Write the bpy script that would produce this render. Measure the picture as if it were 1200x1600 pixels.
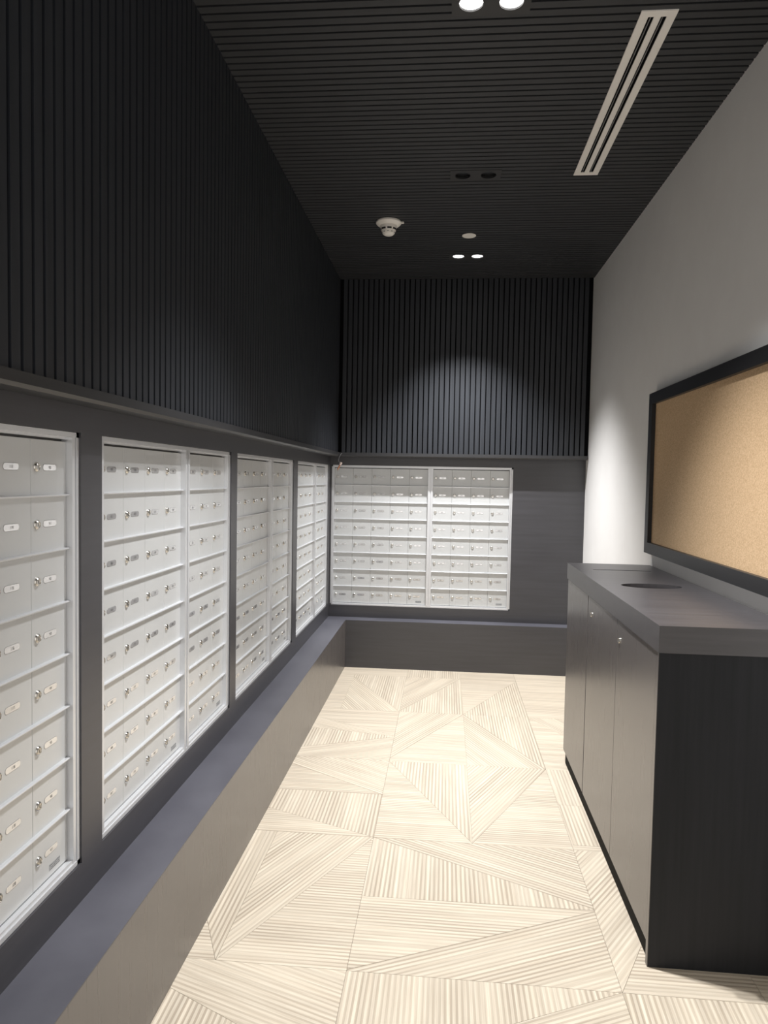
import bpy, bmesh, math, random
from mathutils import Vector, Matrix
random.seed(7)
for o in list(bpy.data.objects):
    bpy.data.objects.remove(o, do_unlink=True)
scene = bpy.context.scene
COL = scene.collection

# ------------------------------------------------------------------ camera
F_PX, YAW, PITCH, ROLL = 1094.23, 0.0882, -0.0477, 0.0185   # solved from the photograph (1200x1600)
def cam_dir(a, b, d):
    cr, sr = math.cos(ROLL), math.sin(ROLL)
    x, z = cr*a - sr*b, sr*a + cr*b
    cp, sp = math.cos(PITCH), math.sin(PITCH)
    y, z = cp*d - sp*z, sp*d + cp*z
    c, s = math.cos(YAW), math.sin(YAW)
    return Vector((c*x - s*y, s*x + c*y, z))
cam_data = bpy.data.cameras.new('camera')
cam_data.sensor_fit = 'VERTICAL'
cam_data.sensor_height = 36.0
cam_data.lens = F_PX/1600*36.0
cam_data.clip_start = 0.02
cam = bpy.data.objects.new('camera', cam_data)
COL.objects.link(cam)
right, up, fwd = cam_dir(1, 0, 0), cam_dir(0, 1, 0), cam_dir(0, 0, 1)
m = Matrix.Identity(4)
for i in range(3):
    m[i][0], m[i][1], m[i][2] = right[i], up[i], -fwd[i]
m[0][3], m[1][3], m[2][3] = 0.0, 0.0, 1.5
cam.matrix_world = m
scene.camera = cam

# ------------------------------------------------------------------ world, exposure
world = bpy.data.worlds.new('world')
scene.world = world
world.use_nodes = True
wb = world.node_tree.nodes['Background']
wb.inputs[0].default_value = (1.0, 0.96, 0.92, 1)
wb.inputs[1].default_value = 1.10          # the lit lobby that the room opens to
scene.view_settings.view_transform = 'Standard'
scene.view_settings.look = 'None'
scene.view_settings.gamma = 1.0
scene.view_settings.use_curve_mapping = False
scene.view_settings.exposure = 0.28
LAMP_W = 225.0
LAMP_COL = (0.99, 0.985, 0.985)

# ------------------------------------------------------------------ helpers
def link(name, me, mats=(), parent=None, loc=None, rot=None):
    o = bpy.data.objects.new(name, me)
    COL.objects.link(o)
    if me is not None:
        for mt in (mats if isinstance(mats, (list, tuple)) else [mats]):
            if mt.name not in me.materials:
                me.materials.append(mt)
    if loc is not None: o.location = loc
    if rot is not None: o.rotation_euler = rot
    if parent is not None: o.parent = parent
    return o
def empty(name, loc, rz=0.0):
    o = bpy.data.objects.new(name, None)
    COL.objects.link(o)
    o.location = loc; o.rotation_euler = (0, 0, rz); o.empty_display_size = 0.05
    return o
def tag(o, label=None, cat=None, group=None, kind=None):
    if label: o['label'] = label
    if cat: o['category'] = cat
    if group: o['group'] = group
    if kind: o['kind'] = kind
    return o
class MB:
    """collects shapes into one mesh"""
    def __init__(s): s.bm = bmesh.new()
    def box(s, x0, x1, y0, y1, z0, z1, mat=0):
        v = [s.bm.verts.new((x, y, z)) for x in (x0, x1) for y in (y0, y1) for z in (z0, z1)]
        for q in ((0,1,3,2),(4,6,7,5),(0,4,5,1),(2,3,7,6),(0,2,6,4),(1,5,7,3)):
            s.bm.faces.new([v[i] for i in q]).material_index = mat
        return s
    def poly(s, pts, mat=0):
        f = s.bm.faces.new([s.bm.verts.new(p) for p in pts]); f.material_index = mat
        return s
    def prism(s, pts, d, mat=0):
        """extrude a planar loop of 3D points along vector d"""
        d = Vector(d)
        a = [s.bm.verts.new(p) for p in pts]; b = [s.bm.verts.new(Vector(p)+d) for p in pts]
        n = len(pts)
        s.bm.faces.new(a).material_index = mat
        s.bm.faces.new(b[::-1]).material_index = mat
        for i in range(n):
            s.bm.faces.new((a[i], b[i], b[(i+1) % n], a[(i+1) % n])).material_index = mat
        return s
    def lathe(s, prof, seg=32, mat=0, axis='Z', c=(0,0,0), close=True):
        """prof: list of (r, h); revolve about an axis through c"""
        rings = []
        for r, h in prof:
            ring = []
            for k in range(seg):
                t = 2*math.pi*k/seg
                p = (r*math.cos(t), r*math.sin(t), h) if axis == 'Z' else (r*math.cos(t), h, r*math.sin(t))
                ring.append(s.bm.verts.new(Vector(p)+Vector(c)))
            rings.append(ring)
        for A, B in zip(rings, rings[1:]):
            for k in range(seg):
                s.bm.faces.new((A[k], A[(k+1) % seg], B[(k+1) % seg], B[k])).material_index = mat
        if close:
            s.bm.faces.new(rings[0][::-1]).material_index = mat
            s.bm.faces.new(rings[-1]).material_index = mat
        return s
    def mesh(s, name, smooth=False, bevel=0.0):
        bmesh.ops.remove_doubles(s.bm, verts=s.bm.verts, dist=1e-6)
        bmesh.ops.recalc_face_normals(s.bm, faces=s.bm.faces)
        if bevel:
            bmesh.ops.bevel(s.bm, geom=list(s.bm.edges), offset=bevel, segments=1, affect='EDGES', profile=0.5)
        me = bpy.data.meshes.new(name)
        s.bm.to_mesh(me); s.bm.free()
        if smooth:
            for p in me.polygons: p.use_smooth = True
            me.set_sharp_from_angle(angle=math.radians(35))
        return me
    def build(s, name, mats, parent=None, loc=None, rot=None, smooth=False, bevel=0.0):
        mats = mats if isinstance(mats, (list, tuple)) else [mats]
        me = s.mesh(name, smooth, bevel)
        for mt in mats: me.materials.append(mt)
        o = bpy.data.objects.new(name, me); COL.objects.link(o)
        if loc is not None: o.location = loc
        if rot is not None: o.rotation_euler = rot
        if parent is not None: o.parent = parent
        return o
def share(name, src, parent, loc, rot=None, scale=None):
    o = bpy.data.objects.new(name, src.data if hasattr(src, 'data') else src)
    COL.objects.link(o); o.parent = parent; o.location = loc
    if rot is not None: o.rotation_euler = rot
    if scale is not None: o.scale = scale
    return o

# ------------------------------------------------------------------ materials
def mat(name, col, rough=0.5, metal=0.0, spec=0.5, emit=None):
    mt = bpy.data.materials.new(name); mt.use_nodes = True
    b = mt.node_tree.nodes['Principled BSDF']
    b.inputs['Base Color'].default_value = (*col, 1)
    b.inputs['Roughness'].default_value = rough
    b.inputs['Metallic'].default_value = metal
    b.inputs['Specular IOR Level'].default_value = spec
    if emit:
        b.inputs['Emission Color'].default_value = (*emit[0], 1)
        b.inputs['Emission Strength'].default_value = emit[1]
    return mt
def nodes(mt):
    return mt.node_tree.nodes, mt.node_tree.links, mt.node_tree.nodes['Principled BSDF']
def grain(mt, c0, c1, scale, bump=0.05, rough=(0.3, 0.42), coord='pos', detail=6.0, dist=0.002):
    """streaky noise between two colours, stretched by `scale` (a vector)"""
    N, L, b = nodes(mt)
    if coord == 'pos':
        src = N.new('ShaderNodeNewGeometry').outputs['Position']
    else:
        src = N.new('ShaderNodeTexCoord').outputs['Object']
    mp = N.new('ShaderNodeMapping'); mp.inputs['Scale'].default_value = scale
    nz = N.new('ShaderNodeTexNoise'); nz.inputs['Scale'].default_value = 1.0; nz.inputs['Detail'].default_value = detail
    nz.inputs['Roughness'].default_value = 0.6
    L.new(src, mp.inputs['Vector']); L.new(mp.outputs[0], nz.inputs['Vector'])
    cr = N.new('ShaderNodeValToRGB')
    cr.color_ramp.elements[0].position = 0.3; cr.color_ramp.elements[0].color = (*c0, 1)
    cr.color_ramp.elements[1].position = 0.7; cr.color_ramp.elements[1].color = (*c1, 1)
    L.new(nz.outputs['Fac'], cr.inputs[0]); L.new(cr.outputs[0], b.inputs['Base Color'])
    mr = N.new('ShaderNodeMapRange'); mr.inputs['To Min'].default_value = rough[0]; mr.inputs['To Max'].default_value = rough[1]
    L.new(nz.outputs['Fac'], mr.inputs['Value']); L.new(mr.outputs[0], b.inputs['Roughness'])
    if bump:
        bp = N.new('ShaderNodeBump'); bp.inputs['Strength'].default_value = bump; bp.inputs['Distance'].default_value = dist
        L.new(nz.outputs['Fac'], bp.inputs['Height']); L.new(bp.outputs[0], b.inputs['Normal'])
    return mt

M = {}
M['slat'] = grain(mat('black_slat', (.02,.021,.024)), (.014,.016,.0205), (.024,.027,.034), (60, 60, 1.5), 0.04, (.42, .55))
M['ceil_slat'] = grain(mat('black_ceiling_slat', (.03,.03,.03)), (.026,.0275,.031), (.035,.0365,.040), (1.5, 60, 60), 0.04, (.5, .6))
M['slat_back'] = mat('black_felt_backing', (.004,.004,.005), 0.9, spec=0.1)
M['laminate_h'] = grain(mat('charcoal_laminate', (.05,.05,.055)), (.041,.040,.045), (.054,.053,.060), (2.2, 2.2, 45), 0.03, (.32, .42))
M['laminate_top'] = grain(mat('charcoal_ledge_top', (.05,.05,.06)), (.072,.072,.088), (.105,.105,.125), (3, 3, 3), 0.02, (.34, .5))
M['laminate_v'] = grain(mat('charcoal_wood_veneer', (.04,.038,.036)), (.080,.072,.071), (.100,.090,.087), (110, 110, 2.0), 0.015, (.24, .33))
M['counter'] = grain(mat('dark_counter', (.045,.043,.045)), (.048,.045,.048), (.068,.064,.068), (2, 40, 40), 0.03, (.30, .40))
for k_ in ('laminate_v', 'laminate_h', 'counter'):
    M[k_].node_tree.nodes['Principled BSDF'].inputs['IOR'].default_value = 1.85 if k_ == 'laminate_v' else 1.62
M['ledge'] = grain(mat('black_ledge', (.03,.03,.032)), (.026,.026,.028), (.036,.036,.038), (2, 2, 40), 0.02, (.35, .45))
M['kick'] = mat('black_kick', (.005,.005,.005), 0.7, spec=0.1)
M['wall'] = grain(mat('white_paint', (.8,.79,.78)), (.84,.825,.81), (.87,.86,.845), (6, 6, 6), 0.10, (.55, .65), dist=0.003)
M['alu'] = grain(mat('silver_paint', (.7,.7,.69)), (.585,.598,.602), (.62,.633,.637), (3, 3, 3), 0.0, (.30, .38))
M['alu'].node_tree.nodes['Principled BSDF'].inputs['Metallic'].default_value = 0.25
M['alu_frame'] = mat('satin_aluminium', (.70,.71,.73), 0.30, 0.45)
M['gap'] = mat('dark_gap', (.12,.12,.12), 0.8)
M['nickel'] = mat('nickel_lock', (.62,.60,.56), 0.22, 1.0)
M['black'] = mat('black_plastic', (.01,.01,.01), 0.4)
M['plate'] = mat('clear_number_plate', (.74,.74,.74), 0.10, 0.65)
M['plate_rim'] = mat('plate_rim', (.30,.30,.30), 0.4)
M['ink'] = mat('grey_ink', (.08,.08,.085), 0.6, spec=0.2)
M['sticker'] = mat('grey_sticker', (.38,.39,.40), 0.5)
M['cork'] = None
M['frame_black'] = grain(mat('black_frame', (.012,.012,.013)), (.010,.010,.011), (.018,.018,.020), (40, 2, 40), 0.03, (.35, .45))
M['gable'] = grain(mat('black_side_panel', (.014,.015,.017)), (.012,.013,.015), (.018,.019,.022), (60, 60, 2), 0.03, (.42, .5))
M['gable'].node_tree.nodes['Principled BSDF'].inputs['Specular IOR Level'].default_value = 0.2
M['white_metal'] = mat('white_enamel', (.90,.87,.82), 0.4)
M['white_plastic'] = mat('white_plastic', (.90,.87,.82), 0.4)
M['fixture'] = mat('black_fixture', (.030,.030,.031), 0.5)
M['copper'] = mat('copper_wire', (.55,.24,.13), 0.4, 0.6)
M['pinkcap'] = mat('pale_wire_nut', (.62,.50,.45), 0.5)
M['grout'] = mat('floor_joint', (.50,.43,.34), 0.8)
M['lens_on'] = mat('lit_lens', (1, 1, 1), 0.4, emit=((1, .98, .95), 6.0))
M['lens_off'] = mat('unlit_lens', (.006,.006,.006), 0.3)

def cork_mat():
    mt = mat('cork', (.6,.42,.25), 0.85, spec=0.2)
    N, L, b = nodes(mt)
    tc = N.new('ShaderNodeNewGeometry')
    nz = N.new('ShaderNodeTexNoise'); nz.inputs['Scale'].default_value = 210; nz.inputs['Detail'].default_value = 4
    cr = N.new('ShaderNodeValToRGB')
    cr.color_ramp.elements[0].position = .32; cr.color_ramp.elements[0].color = (.50,.335,.19,1)
    cr.color_ramp.elements[1].position = .68; cr.color_ramp.elements[1].color = (.70,.50,.31,1)
    L.new(tc.outputs['Position'], nz.inputs['Vector']); L.new(nz.outputs['Fac'], cr.inputs[0]); L.new(cr.outputs[0], b.inputs['Base Color'])
    bp = N.new('ShaderNodeBump'); bp.inputs['Strength'].default_value = .2; bp.inputs['Distance'].default_value = .002
    L.new(nz.outputs['Fac'], bp.inputs['Height']); L.new(bp.outputs[0], b.inputs['Normal'])
    return mt
M['cork'] = cork_mat()

def tile_mat():
    """pale wood inlay: narrow ribs along the piece's own local X, grooves between"""
    mt = mat('pale_wood_inlay', (.75,.68,.58), 0.5)
    N, L, b = nodes(mt)
    tc = N.new('ShaderNodeTexCoord'); oi = N.new('ShaderNodeObjectInfo')
    sep = N.new('ShaderNodeSeparateXYZ'); L.new(tc.outputs['Object'], sep.inputs[0])
    def math_(op, a, b_=None, c=None):
        n = N.new('ShaderNodeMath'); n.operation = op
        for i, v in enumerate((a, b_, c)):
            if v is None: continue
            if isinstance(v, (int, float)): n.inputs[i].default_value = v
            else: L.new(v, n.inputs[i])
        return n.outputs[0]
    # rib index and profile
    t = math_('ADD', math_('DIVIDE', sep.outputs['Y'], 0.0165), math_('MULTIPLY', oi.outputs['Random'], 17.0))
    idx = math_('FLOOR', t)
    fr = math_('SUBTRACT', t, idx)
    tri = math_('ABSOLUTE', math_('SUBTRACT', fr, 0.5))            # 0 mid-rib .. 0.5 groove
    prof = N.new('ShaderNodeMapRange'); prof.interpolation_type = 'SMOOTHSTEP'
    prof.inputs['From Min'].default_value = 0.24; prof.inputs['From Max'].default_value = 0.34
    L.new(tri, prof.inputs['Value'])
    groove = prof.outputs[0]                                       # 1 in the groove
    wn = N.new('ShaderNodeTexWhiteNoise'); wn.noise_dimensions = '2D'
    cmb = N.new('ShaderNodeCombineXYZ'); L.new(idx, cmb.inputs[0]); L.new(oi.outputs['Random'], cmb.inputs[1])
    L.new(cmb.outputs[0], wn.inputs['Vector'])
    # patches where the relief fades
    fade = N.new('ShaderNodeTexNoise'); fade.inputs['Scale'].default_value = 3.0; fade.inputs['Detail'].default_value = 1.0
    mpf = N.new('ShaderNodeMapping'); mpf.inputs['Scale'].default_value = (.5, 3.0, 1)
    L.new(tc.outputs['Object'], mpf.inputs['Vector'])
    off = N.new('ShaderNodeCombineXYZ'); L.new(math_('MULTIPLY', oi.outputs['Random'], 50.0), off.inputs[2])
    va = N.new('ShaderNodeVectorMath'); va.operation = 'ADD'; L.new(mpf.outputs[0], va.inputs[0]); L.new(off.outputs[0], va.inputs[1])
    L.new(va.outputs[0], fade.inputs['Vector'])
    fr2 = N.new('ShaderNodeMapRange'); fr2.inputs['From Min'].default_value = .32; fr2.inputs['From Max'].default_value = .62
    fr2.inputs['To Min'].default_value = .35; L.new(fade.outputs['Fac'], fr2.inputs['Value'])
    g2 = math_('MULTIPLY', groove, fr2.outputs[0])
    # fine grain
    mp = N.new('ShaderNodeMapping'); mp.inputs['Scale'].default_value = (5, 160, 5)
    L.new(tc.outputs['Object'], mp.inputs['Vector'])
    nz = N.new('ShaderNodeTexNoise'); nz.inputs['Scale'].default_value = 1.0; nz.inputs['Detail'].default_value = 5
    va2 = N.new('ShaderNodeVectorMath'); va2.operation = 'ADD'; L.new(mp.outputs[0], va2.inputs[0]); L.new(off.outputs[0], va2.inputs[1])
    L.new(va2.outputs[0], nz.inputs['Vector'])
    cr = N.new('ShaderNodeValToRGB')
    cr.color_ramp.elements[0].position = .3; cr.color_ramp.elements[0].color = (.53,.455,.355,1)
    cr.color_ramp.elements[1].position = .7; cr.color_ramp.elements[1].color = (.66,.59,.48,1)
    L.new(nz.outputs['Fac'], cr.inputs[0])
    mx = N.new('ShaderNodeMix'); mx.data_type = 'RGBA'; mx.blend_type = 'MIX'
    L.new(math_('MULTIPLY', g2, 0.75), mx.inputs[0]); L.new(cr.outputs[0], mx.inputs[6])
    mx.inputs[7].default_value = (.35,.285,.215,1)
    mv = N.new('ShaderNodeMix'); mv.data_type = 'RGBA'; mv.blend_type = 'MULTIPLY'; mv.inputs[0].default_value = 1.0
    vr = N.new('ShaderNodeMapRange'); vr.inputs['To Min'].default_value = .90; vr.inputs['To Max'].default_value = 1.06
    L.new(wn.outputs['Value'], vr.inputs['Value'])
    cv = N.new('ShaderNodeCombineXYZ')
    for i in range(3): L.new(vr.outputs[0], cv.inputs[i])
    L.new(mx.outputs[2], mv.inputs[6]); L.new(cv.outputs[0], mv.inputs[7])
    L.new(mv.outputs[2], b.inputs['Base Color'])
    bp = N.new('ShaderNodeBump'); bp.inputs['Strength'].default_value = .5; bp.inputs['Distance'].default_value = .0015; bp.invert = True
    L.new(math_('MULTIPLY', groove, fr2.outputs[0]), bp.inputs['Height']); L.new(bp.outputs[0], b.inputs['Normal'])
    b.inputs['Roughness'].default_value = .55
    return mt
M['tile'] = tile_mat()

# ------------------------------------------------------------------ room dimensions (metres)
YN = -0.6                      # open end of the room, behind the camera
XR = 1.075                     # painted wall
XW, YW = -0.929, 5.57          # faces of the charcoal mailbox walls
XS, YS = -0.855, 5.48          # faces of the black slats above
ZC = 3.04                      # slat face of the ceiling
ZL = 1.700                     # foot of the wall slats
PITCH_S, SLAT_W, SLAT_D = 0.040, 0.0300, 0.018
BX, BY, BZ = -0.772, 5.45, 0.378   # plinth ledge: front planes and height

# ------------------------------------------------------------------ floor
floor = MB().box(-1.1, 1.2, YN, 5.7, -0.12, -0.006).build('floor', M['grout'])
tag(floor, 'pale wood-look floor laid with striped triangular inlays', kind='structure')
a, b_, c, d, e, f, g = BX-.03, -.68, -.27, .14, .55, .96, XR
def inset(poly, w):
    """shrink a convex CCW polygon by w"""
    n = len(poly); out = []
    P = [Vector(p) for p in poly]
    for i in range(n):
        p0, p1, p2 = P[i-1], P[i], P[(i+1) % n]
        d1, d2 = (p1-p0).normalized(), (p2-p1).normalized()
        n1, n2 = Vector((-d1.y, d1.x)), Vector((-d2.y, d2.x))
        den = 1+n1.dot(n2)
        k = (n1+n2)/den if den > .05 else (n1+n2).normalized()*3
        out.append(p1+k*w)
    return out
def area(p): return sum(p[i-1][0]*p[i][1]-p[i][0]*p[i-1][1] for i in range(len(p)))/2
def floor_piece(poly, direction):
    if area(poly) < 0: poly = poly[::-1]
    ip = inset(poly, .0005)
    cx = sum(p.x for p in ip)/len(ip); cy = sum(p.y for p in ip)/len(ip)
    ang = math.atan2(direction[1], direction[0])
    R = Matrix.Rotation(-ang, 2)
    loc = [R @ (p-Vector((cx, cy))) for p in ip]
    o = MB().prism([(p.x, p.y, 0) for p in loc], (0, 0, -.008)).build('floor_inlay', M['tile'], floor, (cx, cy, 0), (0, 0, ang))
    return o
X_, Y_ = (1, 0), (0, 1)
DG, DGm = (.41, .80), (.41, -.80)
pieces = [
 # y 1.25 - 2.05
 ([(a,2.05),(c,2.05),(c,1.68),(a,1.935)], (.483,-.165)), ([(a,1.935),(c,1.68),(c,1.25),(a,1.25)], Y_),
 ([(c,2.05),(e,2.05),(c,1.664)], Y_), ([(c,1.664),(e,2.05),(e,1.25),(c,1.25)], (.82,.386)),
 ([(e,2.05),(f,2.05),(f,1.25),(e,1.25)], (.05,1)), ([(f,2.05),(g,2.05),(g,1.25),(f,1.25)], X_),
 # y 2.05 - 2.85
 ([(a,2.85),(b_,2.85),(b_,2.05),(a,2.30)], Y_), ([(a,2.30),(b_,2.05),(a,2.05)], X_),
 ([(b_,2.85),(c,2.85),(b_,2.05)], DG), ([(c,2.85),(c,2.05),(b_,2.05)], X_),
 ([(c,2.85),(e,2.85),(e,2.455)], (.82,-.395)), ([(c,2.85),(e,2.455),(e,2.447),(c,2.435)], Y_),
 ([(c,2.435),(e,2.447),(e,2.44),(c,2.055)], X_), ([(c,2.055),(e,2.44),(e,2.05),(c,2.05)], (.82,.385)),
 ([(e,2.85),(f,2.85),(e,2.05)], (.115,.165)), ([(e,2.05),(f,2.85),(f,2.05)], X_), ([(f,2.85),(g,2.85),(g,2.05),(f,2.05)], X_),
 # y 2.85 - 3.65
 ([(a,3.25),(c,3.25),(c,2.85),(a,3.07)], Y_), ([(a,3.07),(c,2.85),(a,2.85)], X_),
 ([(a,3.65),(c,3.65),(c,3.25),(a,3.57)], (.51,-.31)), ([(a,3.57),(c,3.25),(a,3.25)], X_),
 ([(c,3.65),(d,3.65),(d,2.85)], Y_), ([(c,3.65),(d,2.85),(c,2.85)], X_),
 ([(d,3.65),(e,3.65),(d,2.85)], DG), ([(e,3.65),(e,2.85),(d,2.85)], X_),
 ([(e,3.65),(f,3.65),(f,3.25),(e,3.25)], Y_), ([(e,3.25),(f,3.25),(f,2.89),(e,2.89)], Y_), ([(e,2.89),(f,2.89),(f,2.85),(e,2.85)], X_),
 ([(f,3.65),(g,3.65),(g,2.85),(f,2.85)], X_),
 # y 3.65 - 4.45
 ([(a,4.45),(c,4.45),(c,4.02),(a,4.30)], X_), ([(a,4.30),(c,4.02),(c,4.012),(a,4.095)], (.5,-.265)),
 ([(a,4.095),(c,4.012),(c,4.0),(a,3.77)], Y_), ([(a,3.77),(c,4.0),(c,3.65),(a,3.65)], (.5,.22)),
 ([(c,4.45),(d,4.45),(c,3.69)], (.41,.76)), ([(d,4.45),(d,3.65),(c,3.65),(c,3.69)], X_),
 ([(d,4.45),(e,3.65),(d,3.65)], DGm), ([(d,4.45),(e,4.45),(e,3.65)], Y_),
 ([(e,4.45),(f,3.75),(f,3.65),(e,3.65)], X_), ([(e,4.45),(f,4.45),(f,3.75)], (.41,-.7)), ([(f,4.45),(g,4.45),(g,3.65),(f,3.65)], X_),
 # y 4.45 - 5.25
 ([(-.665,5.20),(c,4.45),(-.655,4.45)], (.395,-.75)), ([(-.665,5.25),(c,5.25),(c,4.45),(-.665,5.20)], Y_), ([(a,5.25),(-.665,5.25),(-.655,4.45),(a,4.45)], X_),
 ([(c,5.25),(d,5.25),(c,4.45)], DG), ([(d,5.25),(d,4.45),(c,4.45)], Y_),
 ([(d,5.25),(e,5.25),(d,4.45)], X_), ([(e,5.25),(e,4.45),(d,4.45)], Y_),
 ([(e,5.25),(f,5.25),(f,4.45),(e,4.45)], X_), ([(f,5.25),(g,5.25),(g,4.45),(f,4.45)], X_),
]
for x0, x1, dr in ((a,c,X_), (c,d,Y_), (d,e,X_), (e,f,X_), (f,g,X_)):
    pieces.append(([(x0,5.47),(x1,5.47),(x1,5.25),(x0,5.25)], dr))
for k, y0 in enumerate((.45, -.35)):
    for j, (x0, x1) in enumerate(((a,c), (c,d), (d,e), (e,g))):
        y1 = y0+.8
        if (j+k) % 2:
            pieces += [([(x0,y1),(x1,y1),(x0,y0)], (x1-x0, .8)), ([(x1,y1),(x1,y0),(x0,y0)], X_)]
        else:
            pieces += [([(x0,y1),(x1,y1),(x1,y0)], Y_), ([(x0,y1),(x1,y0),(x0,y0)], (x1-x0, -.8))]
for poly, dr in pieces: floor_piece(poly, dr)

# ------------------------------------------------------------------ painted wall
wr = MB().box(XR, XR+.12, YN, 5.7, -.12, 3.3).build('wall_right', M['wall'])
tag(wr, 'plain white painted wall behind the cork board', kind='structure')

# ------------------------------------------------------------------ ceiling with black slats
ceil = MB().box(-1.1, XR+.12, YN, 5.7, ZC+SLAT_D, ZC+.2).build('ceiling', M['slat_back'])
tag(ceil, 'black ceiling of narrow parallel slats', kind='structure')
DL = [(0.109, 2.352, True), (0.111, 3.640, False), (0.111, 4.933, True)]   # twin downlights
PLX, PLY = .1275, .060
VENT = (.599, .717, 2.421, 3.658)
holes = [(x-PLX+.004, x+PLX-.004, y-PLY+.004, y+PLY-.004) for x, y, _ in DL] + [(VENT[0]+.006, VENT[1]-.006, VENT[2]+.006, VENT[3]-.006)]
ceil_slat = MB().box(-.5, .5, -SLAT_W/2, SLAT_W/2, 0, SLAT_D).mesh('ceiling_slat'); ceil_slat.materials.append(M['ceil_slat'])
k0 = math.ceil((YN-2.396)/PITCH_S)
y = 2.396+k0*PITCH_S
while y < YS-.004:
    s0, s1 = y+(PITCH_S-SLAT_W)/2, y+(PITCH_S+SLAT_W)/2
    cuts = sorted((h[0], h[1]) for h in holes if h[2] < s1 and h[3] > s0)
    for h in holes:                                # slats that a fixture only half covers keep their free edge
        if h[2] < s1 and h[3] > s0:
            if s0 < h[2]: share('ceiling_slat', ceil_slat, ceil, ((h[0]+h[1])/2, (s0+h[2])/2, ZC), scale=(h[1]-h[0], (h[2]-s0)/SLAT_W, 1))
            if s1 > h[3]: share('ceiling_slat', ceil_slat, ceil, ((h[0]+h[1])/2, (s1+h[3])/2, ZC), scale=(h[1]-h[0], (s1-h[3])/SLAT_W, 1))
    x = XS-.008
    for h0, h1 in cuts+[(XR, XR)]:
        if h0-x > .01:
            share('ceiling_slat', ceil_slat, ceil, ((x+h0)/2, (s0+s1)/2, ZC), scale=(h0-x, 1, 1))
        x = h1
    y += PITCH_S

# ------------------------------------------------------------------ walls with slats above and charcoal panels below
wl = MB().box(-1.12, -1.02, YN, 5.7, -.12, 3.3).box(-1.02, XS-SLAT_D, YN, 5.62, ZL-.02, ZC+.05).build('wall_left', M['slat_back'])
tag(wl, 'black slatted wall above the charcoal mailbox wall with long ledge', kind='structure')
wbk = MB().box(-1.12, XR+.12, 5.66, 5.76, -.12, 3.3).box(XS-SLAT_D, XR, YS+SLAT_D, 5.66, ZL-.02, ZC+.05).build('wall_back', M['slat_back'])
tag(wbk, 'black slatted end wall with spotlight scallop above charcoal panels', kind='structure')
v_slat = MB().box(-SLAT_W/2, SLAT_W/2, 0, SLAT_D, ZL-.005, ZC+.006).mesh('wall_slat'); v_slat.materials.append(M['slat'])
x = -.834-PITCH_S
while x < XR-.02:
    cx = x+PITCH_S/2
    if cx-SLAT_W/2 > XS-.002 and cx+SLAT_W/2 < XR+.004:
        share('wall_slat', v_slat, wbk, (cx, YS, 0))
    x += PITCH_S
y = 1.79+math.ceil((YN-1.79)/PITCH_S)*PITCH_S
while y < YS-.01:
    cy = y+PITCH_S/2
    if cy+SLAT_W/2 < YS+.012:
        share('wall_slat', v_slat, wl, (XS, cy, 0), (0, 0, math.pi/2))
    y += PITCH_S

# mailbox units along the ledge wall: outer frame spans (y0, y1); door columns in two panels
P_L, Q_L, P_B, Q_B = .1505, .1345, .1503, .1362
ZB_L = 1.5116-7.5*Q_L; ZB_B = 1.5117-7.5*Q_B
LEFT_UNITS = [  # frame y0, frame y1, (panel start, columns) x2
    (0.562, 1.712, (0.588, 4), (1.232, 3)),
    (1.823, 2.967, (1.846, 4), (2.489, 3)),
    (3.055, 4.212, (3.079, 4), (3.728, 3)),
    (4.330, 5.482, (4.353, 4), (4.994, 3)),
]
FZ0, FZ1 = .481, 1.601
# lower panelling of the ledge wall, one board per field
PD = .05
def lam(parent, name, x0, x1, y0, y1, z0, z1, mt):
    return MB().box(x0, x1, y0, y1, z0, z1).build(name, mt, parent)
lam(wl, 'top_rail', XW-PD, XW, YN, YW, FZ1+.001, ZL-.02, M['laminate_h'])
lam(wl, 'bottom_rail', XW-PD, XW, YN, YW, BZ-.02, FZ0-.001, M['laminate_h'])
edges = [YN]+[v for u in LEFT_UNITS for v in (u[0]-.001, u[1]+.001)]+[YW]
for y0, y1 in zip(edges[0::2], edges[1::2]):
    lam(wl, 'pilaster', XW-PD, XW, y0, y1, FZ0-.001, FZ1+.001, M['laminate_h'])
BU = (-.919, .519)             # end-wall unit frame span in x
lam(wbk, 'top_rail', XW, XR, YW, YW+PD, FZ1+.003, ZL-.02, M['laminate_h'])
lam(wbk, 'bottom_rail', XW, XR, YW, YW+PD, BZ-.02, FZ0-.008, M['laminate_h'])
lam(wbk, 'side_panel', BU[1]+.001, XR, YW, YW+PD, FZ0-.008, FZ1+.003, M['laminate_h'])
lam(wbk, 'corner_strip', XW-PD, BU[0]-.001, YW, YW+PD, FZ0-.008, FZ1+.003, M['laminate_h'])

# ledge moulding under the slats
prof = [(0, ZL), (0, ZL-.024), (-.007, ZL-.032), (-.026, ZL-.032), (-.029, ZL-.029), (-.084, ZL-.029), (-.084, ZL)]
t1 = MB().prism([(-.844+x, YN, z) for x, z in prof], (0, 5.468-YN+.002, 0)).build('trim_1', M['ledge'])
tag(t1, 'thin dark ledge moulding between slats and the long mailbox wall', kind='structure')
t2 = MB().prism([(-.846, 5.469-x, z) for x, z in prof], (XR+.846-.008, 0, 0)).build('trim_2', M['ledge'])
tag(t2, 'thin dark ledge moulding between slats and end wall mailboxes', kind='structure')

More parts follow.
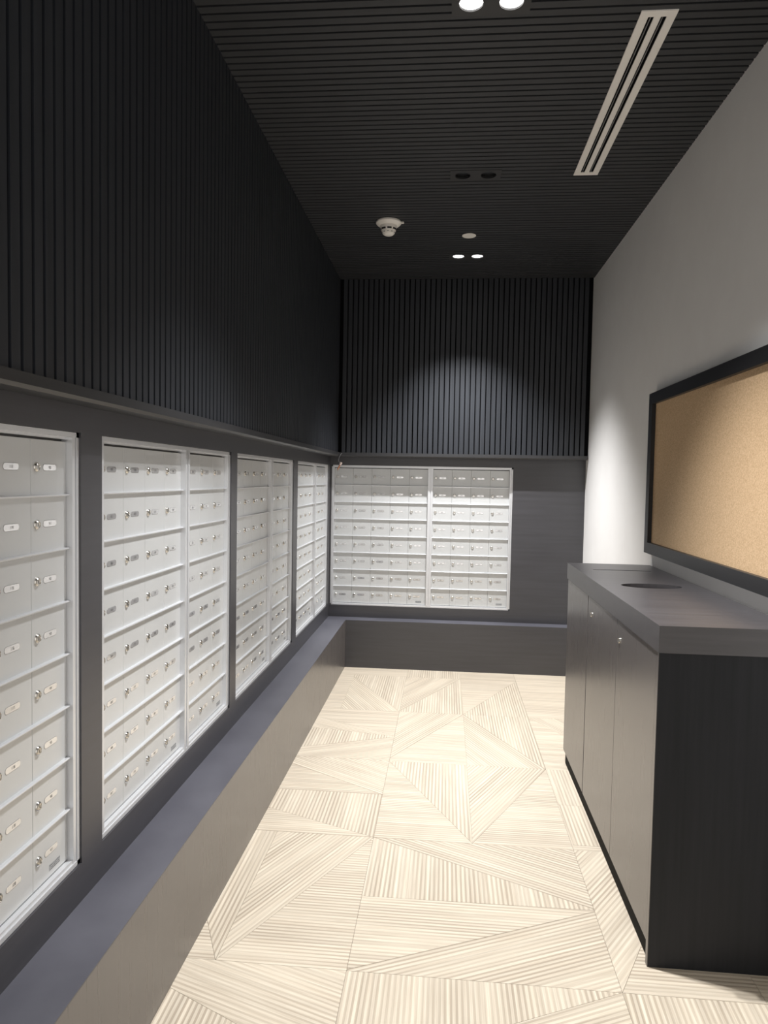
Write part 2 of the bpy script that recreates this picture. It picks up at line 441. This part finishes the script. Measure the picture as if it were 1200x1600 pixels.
# plinth ledge at the foot of the walls
bl = MB().box(-1.02, BX-.018, YN, 5.66, 0, BZ-.003).build('baseboard_left', M['slat_back'])
tag(bl, 'deep charcoal plinth ledge running below the long mailbox wall', kind='structure')
MB().box(BX-.018, BX, YN, BY, 0, BZ-.0035).build('front_board', M['laminate_v'], bl)
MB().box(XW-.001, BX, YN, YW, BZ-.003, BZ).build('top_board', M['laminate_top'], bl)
bb = MB().box(BX-.018, XR, BY+.018, 5.66, 0, BZ-.003).build('baseboard_back', M['slat_back'])
tag(bb, 'charcoal plinth ledge below the end wall mailboxes', kind='structure')
MB().box(BX-.018, XR, BY, BY+.018, 0, BZ-.0035).build('front_board', M['laminate_h'], bb)
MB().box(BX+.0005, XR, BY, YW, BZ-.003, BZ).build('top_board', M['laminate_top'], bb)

# ------------------------------------------------------------------ mailboxes
SEG = {'0':'abcdef','1':'bc','2':'abged','3':'abgcd','4':'fgbc','5':'afgcd','6':'afgedc','7':'abc','8':'abcdefg','9':'abfgcd'}
def digit_quads(mb, ch, x, z, w, h, yy, mat_i):
    t = h*.16
    R = {'a':(0,w,h-t,h),'g':(0,w,(h-t)/2,(h+t)/2),'d':(0,w,0,t),'f':(0,t,h/2,h),'e':(0,t,0,h/2),'b':(w-t,w,h/2,h),'c':(w-t,w,0,h/2)}
    for s in SEG[ch]:
        x0, x1, z0, z1 = R[s]
        mb.poly([(x+x0, yy, z+z0), (x+x1, yy, z+z0), (x+x1, yy, z+z1), (x+x0, yy, z+z1)], mat_i)
def pill(w, h, n=5):
    r = h/2*.92; pts = []
    for cx, cz, a0 in ((w/2-r, h/2-r, 0), (-w/2+r, h/2-r, 90), (-w/2+r, -h/2+r, 180), (w/2-r, -h/2+r, 270)):
        for k in range(n):
            t = math.radians(a0+90*k/(n-1)); pts.append((cx+r*math.cos(t), cz+r*math.sin(t)))
    return pts
def plate_mesh(num):
    mb = MB()
    w, h = .055, .0145
    mb.prism([(x, 0, z) for x, z in pill(w+.0022, h+.0022)], (0, -.0004, 0), 1)
    mb.prism([(x, -.0004, z) for x, z in pill(w, h)], (0, -.0005, 0), 0)
    s = str(num); dw, dh, sp = .0034, .0066, .0050
    x = -(len(s)*sp-(sp-dw))/2
    for ch in s:
        digit_quads(mb, ch, x, -dh/2, dw, dh, -.00105, 2); x += sp
    me = mb.mesh('number_plate')
    for k in ('plate', 'plate_rim', 'ink'): me.materials.append(M[k])
    return me
def lock_mesh():
    mb = MB()
    mb.lathe([(.0116, 0), (.0116, -.0022), (.0105, -.0040), (.0080, -.0062), (.0074, -.0062), (.0070, -.0048)], 20, 0, 'Y')
    mb.box(-.0009, .0009, -.0051, -.0046, -.0040, .0040, 1)
    me = mb.mesh('lock', True)
    me.materials.append(M['nickel']); me.materials.append(M['black'])
    return me
LOCK = lock_mesh()
def sticker_mesh():
    mb = MB().box(-.024, .024, -.0004, 0, -.008, .008, 0)
    r = random.Random(3)
    for row in range(3):
        x = -.022
        while x < .020:
            w = r.uniform(.002, .006)
            mb.box(x, min(x+w, .022), -.0006, -.0004, .0038-row*.0048, .0058-row*.0048-r.choice((0, .0008)), 1)
            x += w+r.uniform(.001, .003)
    me = mb.mesh('maker_sticker'); me.materials.append(M['sticker']); me.materials.append(M['ink'])
    return me
STICK = sticker_mesh()
def door_mesh(p, q):
    w, h, t, cf = p-.0011, q-.004, .012, .0008
    mb = MB()
    A = [(-w/2+cf, 0, -h/2+cf), (w/2-cf, 0, -h/2+cf), (w/2-cf, 0, h/2-cf), (-w/2+cf, 0, h/2-cf)]
    B = [(-w/2, cf, -h/2), (w/2, cf, -h/2), (w/2, cf, h/2), (-w/2, cf, h/2)]
    C = [(x, t, z) for x, _, z in B]
    va, vb, vc = ([mb.bm.verts.new(p_) for p_ in S] for S in (A, B, C))
    mb.bm.faces.new(va); mb.bm.faces.new(vc[::-1])
    for S, T in ((va, vb), (vb, vc)):
        for i in range(4): mb.bm.faces.new((S[i], S[(i+1) % 4], T[(i+1) % 4], T[i]))
    me = mb.mesh('mailbox_door'); me.materials.append(M['alu'])
    return me
RECESS = .018
def bar_v(mb, x0, x1, z0, z1, side):
    """upright frame bar: outer flange, groove, inner lip; side = +1 when the opening lies at larger x"""
    w = x1-x0
    fl, gr = w*.42, w*.14
    if side > 0: A, G, Lp = (x0, x0+fl), (x0+fl, x0+fl+gr), (x0+fl+gr, x1)
    elif side < 0: A, G, Lp = (x1-fl, x1), (x1-fl-gr, x1-fl), (x0, x1-fl-gr)
    else: A, G, Lp = (x0, x0+w*.4), (x0+w*.4, x1-w*.4), (x1-w*.4, x1)
    mb.box(*A, 0, .03, z0, z1); mb.box(*G, .006, .03, z0, z1); mb.box(*Lp, .0015 if side else 0, .03, z0, z1)
def mailbox_unit(label, origin, rz, width, panels, p, q, zb, numbers):
    """origin = lower near corner of the frame front; local X along the wall, Y into it"""
    u = empty('mailbox_bank', origin, rz)
    tag(u, label, 'mailboxes', 'mailbox banks set into the walls')
    H = FZ1-FZ0 if rz else FZ1-FZ0+.008
    top = zb+8*q
    MB().box(.004, width-.004, .031, .048, .004, H-.004).build('back_panel', M['gap'], u)
    mb = MB()
    xs = panels[0][0]; xe = panels[-1][0]+panels[-1][1]*p
    bar_v(mb, 0, xs, 0, H, 1); bar_v(mb, xe, width, 0, H, -1)
    mb.box(0, width, 0, .03, top+.010, H); mb.box(xs, xe, .0135, .03, top+.004, top+.0102)
    mb.box(0, width, 0, .03, 0, zb*.55); mb.box(xs, xe, .004, .03, zb*.55, zb-.0005)
    mb.build('frame', M['alu_frame'], u)
    mb = MB(); bar_v(mb, panels[0][0]+panels[0][1]*p, panels[1][0], zb*.5, top+.0105, 0)
    mb.build('divider', M['alu_frame'], u)
    dm = door_mesh(p, q)
    for pi, (x0, n) in enumerate(panels):
        rm = MB().prism([(0, RECESS+.004, -.003), (0, RECESS-.008, -.003), (0, RECESS-.010, -.001), (0, RECESS-.010, .001), (0, RECESS-.008, .0025), (0, RECESS+.004, .003)], (n*p, 0, 0)).mesh('rail')
        rm.materials.append(M['alu_frame'])
        for r in range(1, 8):
            share('rail', rm, u, (x0, 0, zb+r*q))
        for r in range(8):
            for j in range(n):
                cx, cz = x0+(j+.5)*p, top-(r+.5)*q
                dr = share('mailbox_door', dm, u, (cx, RECESS, cz))
                share('lock', LOCK, dr, (-p/2+.022, .0005, 0))
                share('number_plate', plate_mesh(numbers(pi, j, r)), dr, (0.001, .0001, 0))
                if r == 7 and j == n-1:
                    share('maker_sticker', STICK, dr, (.016, .0001, -.043))
    return u
def num_factory(base):
    def fn(pi, j, r):
        return base+(pi*4+j)*8+r
    return fn
def num_first(pi, j, r):
    if pi == 1 and j == 1: return 113+r
    if pi == 1 and j == 2: return 40+r
    return 105+r if pi else 120+j*8+r
LABELS = ['silver mailbox bank in the long ledge wall, fourth from the room corner',
          'silver mailbox bank in the long ledge wall, third from the room corner',
          'silver mailbox bank in the long ledge wall, second from the room corner',
          'silver mailbox bank in the long ledge wall, right beside the room corner']
for i, (y0, y1, pa, pb) in enumerate(LEFT_UNITS):
    mailbox_unit(LABELS[i], (-.934, y0, FZ0), math.pi/2, y1-y0, [(pa[0]-y0, pa[1]), (pb[0]-y0, pb[1])],
                 P_L, Q_L, ZB_L-FZ0, num_first if i == 0 else num_factory(200+60*i))
zb_o = FZ0-.007
mailbox_unit('silver mailbox bank with nine columns set into the end wall', (BU[0], 5.577, zb_o), 0, BU[1]-BU[0],
             [(-.898-BU[0], 5), (-.1065-BU[0], 4)], P_B, Q_B, ZB_B-zb_o, num_factory(501))

# ------------------------------------------------------------------ recycling cabinet
CX0, CX1, CY0, CY1, CZ = .650, XR, 2.160, 3.775, 1.072
TH = .083
cab = empty('recycling_cabinet', ((CX0+CX1)/2, (CY0+CY1)/2, 0))
tag(cab, 'dark wood recycling cabinet with slotted counter under the cork board', 'cabinet')
ox, oy = (CX0+CX1)/2, (CY0+CY1)/2
def cbox(name, x0, x1, y0, y1, z0, z1, mt, parent=cab, bevel=0.0):
    return MB().box(x0-ox, x1-ox, y0-oy, y1-oy, z0, z1).build(name, mt, parent, bevel=bevel)
def stadium(cx, cy, L, w, n=12):
    r = w/2; pts = []
    for s, a0 in ((1, -90), (-1, 90)):
        for k in range(n+1):
            t = math.radians(a0+180*k/n)
            pts.append((cx+s*(L/2-r*1.6)+r*1.6*math.cos(t), cy+r*math.sin(t)))
    return pts
def slab_with_holes(outer, hs, z0, z1):
    bm = bmesh.new()
    loops = [outer]+hs
    es, rings = [], []
    for lp in loops:
        vs = [bm.verts.new((x-ox, y-oy, z1)) for x, y in lp]; rings.append(vs)
        es += [bm.edges.new((vs[i], vs[(i+1) % len(vs)])) for i in range(len(vs))]
    bmesh.ops.triangle_fill(bm, use_beauty=True, edges=es)
    ret = bmesh.ops.extrude_face_region(bm, geom=list(bm.faces))
    bmesh.ops.translate(bm, verts=[v for v in ret['geom'] if isinstance(v, bmesh.types.BMVert)], vec=(0, 0, z0-z1))
    bmesh.ops.recalc_face_normals(bm, faces=bm.faces)
    me = bpy.data.meshes.new('countertop'); bm.to_mesh(me); bm.free(); me.materials.append(M['counter'])
    return me
slot_a = [(.728, 3.498), (1.006, 3.498), (1.006, 3.517), (.728, 3.517)]
slot_b = stadium(.862, 2.997, .245, .135)
ct = link('countertop', slab_with_holes([(CX0, CY0), (CX1-.003, CY0), (CX1-.003, CY1), (CX0, CY1)], [slot_a, slot_b], CZ-TH, CZ), M['counter'], cab)
ct.data.materials.clear(); ct.data.materials.append(M['counter'])
ZT = CZ-TH
DX = .655                                       # door fronts
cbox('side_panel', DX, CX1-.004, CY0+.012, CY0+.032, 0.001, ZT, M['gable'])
cbox('edge_band', DX-.0015, DX, CY0+.012, CY0+.032, 0.001, ZT, M['laminate_v'])
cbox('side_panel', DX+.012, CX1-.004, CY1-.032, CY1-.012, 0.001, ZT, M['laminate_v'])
cbox('bottom_panel', DX+.030, CX1-.004, CY0+.032, CY1-.032, .062, .078, M['kick'])
cbox('back_panel', CX1-.016, CX1-.004, CY0+.032, CY1-.032, .078, ZT, M['kick'])
cbox('kickplate', DX+.010, DX+.025, CY0+.032, CY1-.032, 0.001, .069, M['kick'])
doors = [(CY0+.037, 2.690), (2.6935, 3.230), (3.242, CY1-.012)]
for k, (y0, y1) in enumerate(doors):
    dcy = (y0+y1)/2
    dr = MB().box(0, .019, -(y1-y0)/2, (y1-y0)/2, .070, ZT-.004).build('door', M['laminate_v'], cab, (DX-ox, dcy-oy, 0), bevel=.0008)
    if k < 2:
        mb = MB(); mb.lathe([(.0115, 0), (.0115, .003), (.0095, .0045), (.0075, .0045), (.007, .0035)], 20, 0)
        mb.box(-.001, .001, -.004, .004, .0034, .0038, 1)
        lk = mb.build('lock', [M['nickel'], M['black']], dr, (0, (y1-dcy)-(.04, .075)[k], .915), (0, -math.pi/2, 0), smooth=True)
        lk['label'] = 'small round chrome cam lock'

# ------------------------------------------------------------------ cork board
BYN, BYF, BZ0, BZ1 = 2.165, 3.770, 1.140, 1.963
bo = empty('cork_board', (XR, (BYN+BYF)/2, BZ0))
tag(bo, 'large cork notice board in a black frame on the white wall', 'notice board')
yc = (BYN+BYF)/2; hw = (BYF-BYN)/2; hh = BZ1-BZ0; fw = .056; fd = .036
MB().box(-.016, -.001, -hw+.01, hw-.01, .01, hh-.01).build('cork_panel', M['cork'], bo)
def mitre(pts):   # frame bar from a 2D (y, z) outline
    return MB().prism([(-fd, y_, z_) for y_, z_ in pts], (fd-.001, 0, 0)).build('frame_bar', M['frame_black'], bo)
mitre([(-hw, 0), (hw, 0), (hw-fw, fw), (-hw+fw, fw)])
mitre([(-hw, hh), (-hw+fw, hh-fw), (hw-fw, hh-fw), (hw, hh)])
mitre([(-hw, 0), (-hw+fw, fw), (-hw+fw, hh-fw), (-hw, hh)])
mitre([(hw, 0), (hw, hh), (hw-fw, hh-fw), (hw-fw, fw)])

# ------------------------------------------------------------------ linear air diffuser
vx0, vx1, vy0, vy1 = VENT
vt = empty('air_vent', ((vx0+vx1)/2, (vy0+vy1)/2, ZC))
tag(vt, 'long white linear air vent with two dark slots in the black ceiling', 'vent')
w2, l2 = (vx1-vx0)/2, (vy1-vy0)/2
s0, s1 = .012, .030            # slot edges from the centre line
mb = MB()
for x0, x1 in ((-w2, -s1), (-s0+.001, s0-.001), (s1, w2)):
    mb.box(x0, x1, -l2, l2, -.004, 0)
for x0, x1 in ((-s1, -s0+.001), (s0-.001, s1)):
    mb.box(x0, x1, -l2, -l2+.030, -.004, 0); mb.box(x0, x1, l2-.030, l2, -.004, 0)
mb.build('face_plate', M['white_metal'], vt)
MB().box(-s1-.004, s1+.004, -l2+.02, l2-.02, .009, .012).build('plenum', M['slat_back'], vt)
for s in (-1, 1):
    MB().box(s*.0195-.0009, s*.0195+.0009, -l2+.03, l2-.03, 0.001, .009).build('blade', M['plate_rim'], vt)

# ------------------------------------------------------------------ twin downlights
def twin_plate():
    bm = bmesh.new(); es = []
    loops = [[(-PLX, -PLY), (PLX, -PLY), (PLX, PLY), (-PLX, PLY)]]
    for s in (-1, 1):
        loops.append([(s*.0645+.0385*math.cos(2*math.pi*k/32), .0385*math.sin(2*math.pi*k/32)) for k in range(32)])
    for lp in loops:
        vs = [bm.verts.new((x, y, -.003)) for x, y in lp]
        es += [bm.edges.new((vs[i], vs[(i+1) % len(vs)])) for i in range(len(vs))]
    bmesh.ops.triangle_fill(bm, use_beauty=True, edges=es)
    ret = bmesh.ops.extrude_face_region(bm, geom=list(bm.faces))
    bmesh.ops.translate(bm, verts=[v for v in ret['geom'] if isinstance(v, bmesh.types.BMVert)], vec=(0, 0, .004))
    bmesh.ops.recalc_face_normals(bm, faces=bm.faces)
    me = bpy.data.meshes.new('trim_plate'); bm.to_mesh(me); bm.free(); me.materials.append(M['fixture'])
    return me
TP = twin_plate()
cup = MB().lathe([(.0405, .001), (.0405, .012), (.039, .012), (.037, .001)], 32, 0, close=False).mesh('lamp_ring', True)
cup.materials.append(M['fixture'])
def lens_mesh(mt, h):
    me = MB().lathe([(.0385, .0112), (.0385, h), (.030, h-.0015)], 32, 0).mesh('lamp_lens', True); me.materials.append(mt)
    return me
LON, LOFF = lens_mesh(M['lens_on'], .003), lens_mesh(M['lens_off'], .010)
dl_labels = ['lit black twin downlight beside the end of the white vent',
             'unlit black twin downlight with two dark sockets in the ceiling',
             'lit black twin downlight close to the slatted end wall']
for (x, y, on), lb in zip(DL, dl_labels):
    t = empty('twin_downlight', (x, y, ZC))
    tag(t, lb, 'downlight', 'twin ceiling downlights')
    share('trim_plate', TP, t, (0, 0, 0))
    for s in (-1, 1):
        rg = share('lamp_ring', cup, t, (s*.0645, 0, 0))
        share('lamp_lens', LON if on else LOFF, rg, (0, 0, 0))
        if on:
            ld = bpy.data.lights.new('downlight_beam', 'SPOT')
            ld.energy = LAMP_W; ld.color = LAMP_COL
            ld.spot_size = math.radians(90); ld.spot_blend = 1.0; ld.shadow_soft_size = .016
            lo = bpy.data.objects.new('downlight_beam', ld); COL.objects.link(lo)
            lo.parent = t; lo.location = (s*.0645, 0, -.012)

# ------------------------------------------------------------------ smoke detector and sprinkler cover
sd = empty('smoke_detector', (-.381, 4.262, ZC))
tag(sd, 'white domed smoke detector hanging from the black ceiling', 'smoke detector')
MB().lathe([(.072, .000), (.076, -.004), (.076, -.012), (.066, -.022), (.054, -.026)], 40, 0).build('mounting_base', M['white_plastic'], sd, smooth=True)
dome = MB().lathe([(.050, -.024), (.050, -.034), (.048, -.046), (.040, -.062), (.034, -.074), (.026, -.080), (.012, -.081)], 40, 0).build('dome', M['white_plastic'], sd, smooth=True)
for k in range(8):
    t = 2*math.pi*(k+.25)/8
    MB().box(-.013, .013, -.003, .003, -.0045, .0045).build('air_slot', M['black'], dome, (.0455*math.cos(t), .0455*math.sin(t), -.049), (0, 0, t+math.pi/2))
for k in range(10):
    t = 2*math.pi*(k+.5)/10
    MB().box(-.005, .005, -.002, .002, -.002, .002).build('air_slot', M['plate_rim'], dome, (.0372*math.cos(t), .0372*math.sin(t), -.0665), (0, 0, t+math.pi/2))
MB().box(.060, .092, -.010, .010, -.012, -.003).build('release_tab', M['white_plastic'], sd, bevel=.002)
sp = MB().lathe([(.016, 0), (.016, -.004), (.043, -.004), (.044, -.006), (.042, -.0075)], 40, 0).build('sprinkler_cover', M['white_plastic'], loc=(.106, 4.508, ZC), smooth=True)
tag(sp, 'flat round cream sprinkler cover plate on the black ceiling', 'sprinkler cover')

# ------------------------------------------------------------------ loose wire hanging in the corner
hw_ = empty('hanging_wire', (-.834, 5.462, 1.672))
tag(hw_, 'short loose wire with copper connector hanging from the corner ledge', 'wire')
def tube(name, pts, r, mt, parent):
    cu = bpy.data.curves.new(name, 'CURVE'); cu.dimensions = '3D'; cu.bevel_depth = r; cu.bevel_resolution = 2; cu.use_fill_caps = True
    s = cu.splines.new('POLY'); s.points.add(len(pts)-1)
    for q_, p_ in zip(s.points, pts): q_.co = (*p_, 1)
    tmp = bpy.data.objects.new(name, cu); COL.objects.link(tmp)
    bpy.context.view_layer.update()
    me = bpy.data.meshes.new_from_object(tmp.evaluated_get(bpy.context.evaluated_depsgraph_get()))
    bpy.data.objects.remove(tmp)
    me.materials.clear(); me.materials.append(mt)
    for p_ in me.polygons: p_.use_smooth = True
    return link(name, me, mt, parent)
tube('lead', [(.010, .006, .020), (.002, -.004, .012), (-.008, -.008, -.010), (-.014, -.010, -.034), (-.006, -.010, -.052), (.004, -.009, -.056)], .0012, M['plate_rim'], hw_)
ax = Vector((-.028, 0, -.054))
con = MB().lathe([(.0085, .008), (.0095, -.004), (.0085, -.014), (.0065, -.016)], 16, 0).build('wire_nut', M['pinkcap'], hw_, (.006, -.009, -.058), (0, math.radians(27), 0), smooth=True)
MB().lathe([(.0055, 0), (.0062, -.010), (.0050, -.034), (.0040, -.044)], 12, 0).build('connector', M['copper'], hw_, (-.001, -.009, -.071), (0, math.radians(27), 0), smooth=True)
tube('wire_loop', [(-.016, -.009, -.098), (-.024, -.009, -.106), (-.027, -.009, -.116), (-.020, -.009, -.120), (-.013, -.009, -.112), (-.012, -.009, -.100)], .0014, M['nickel'], hw_)
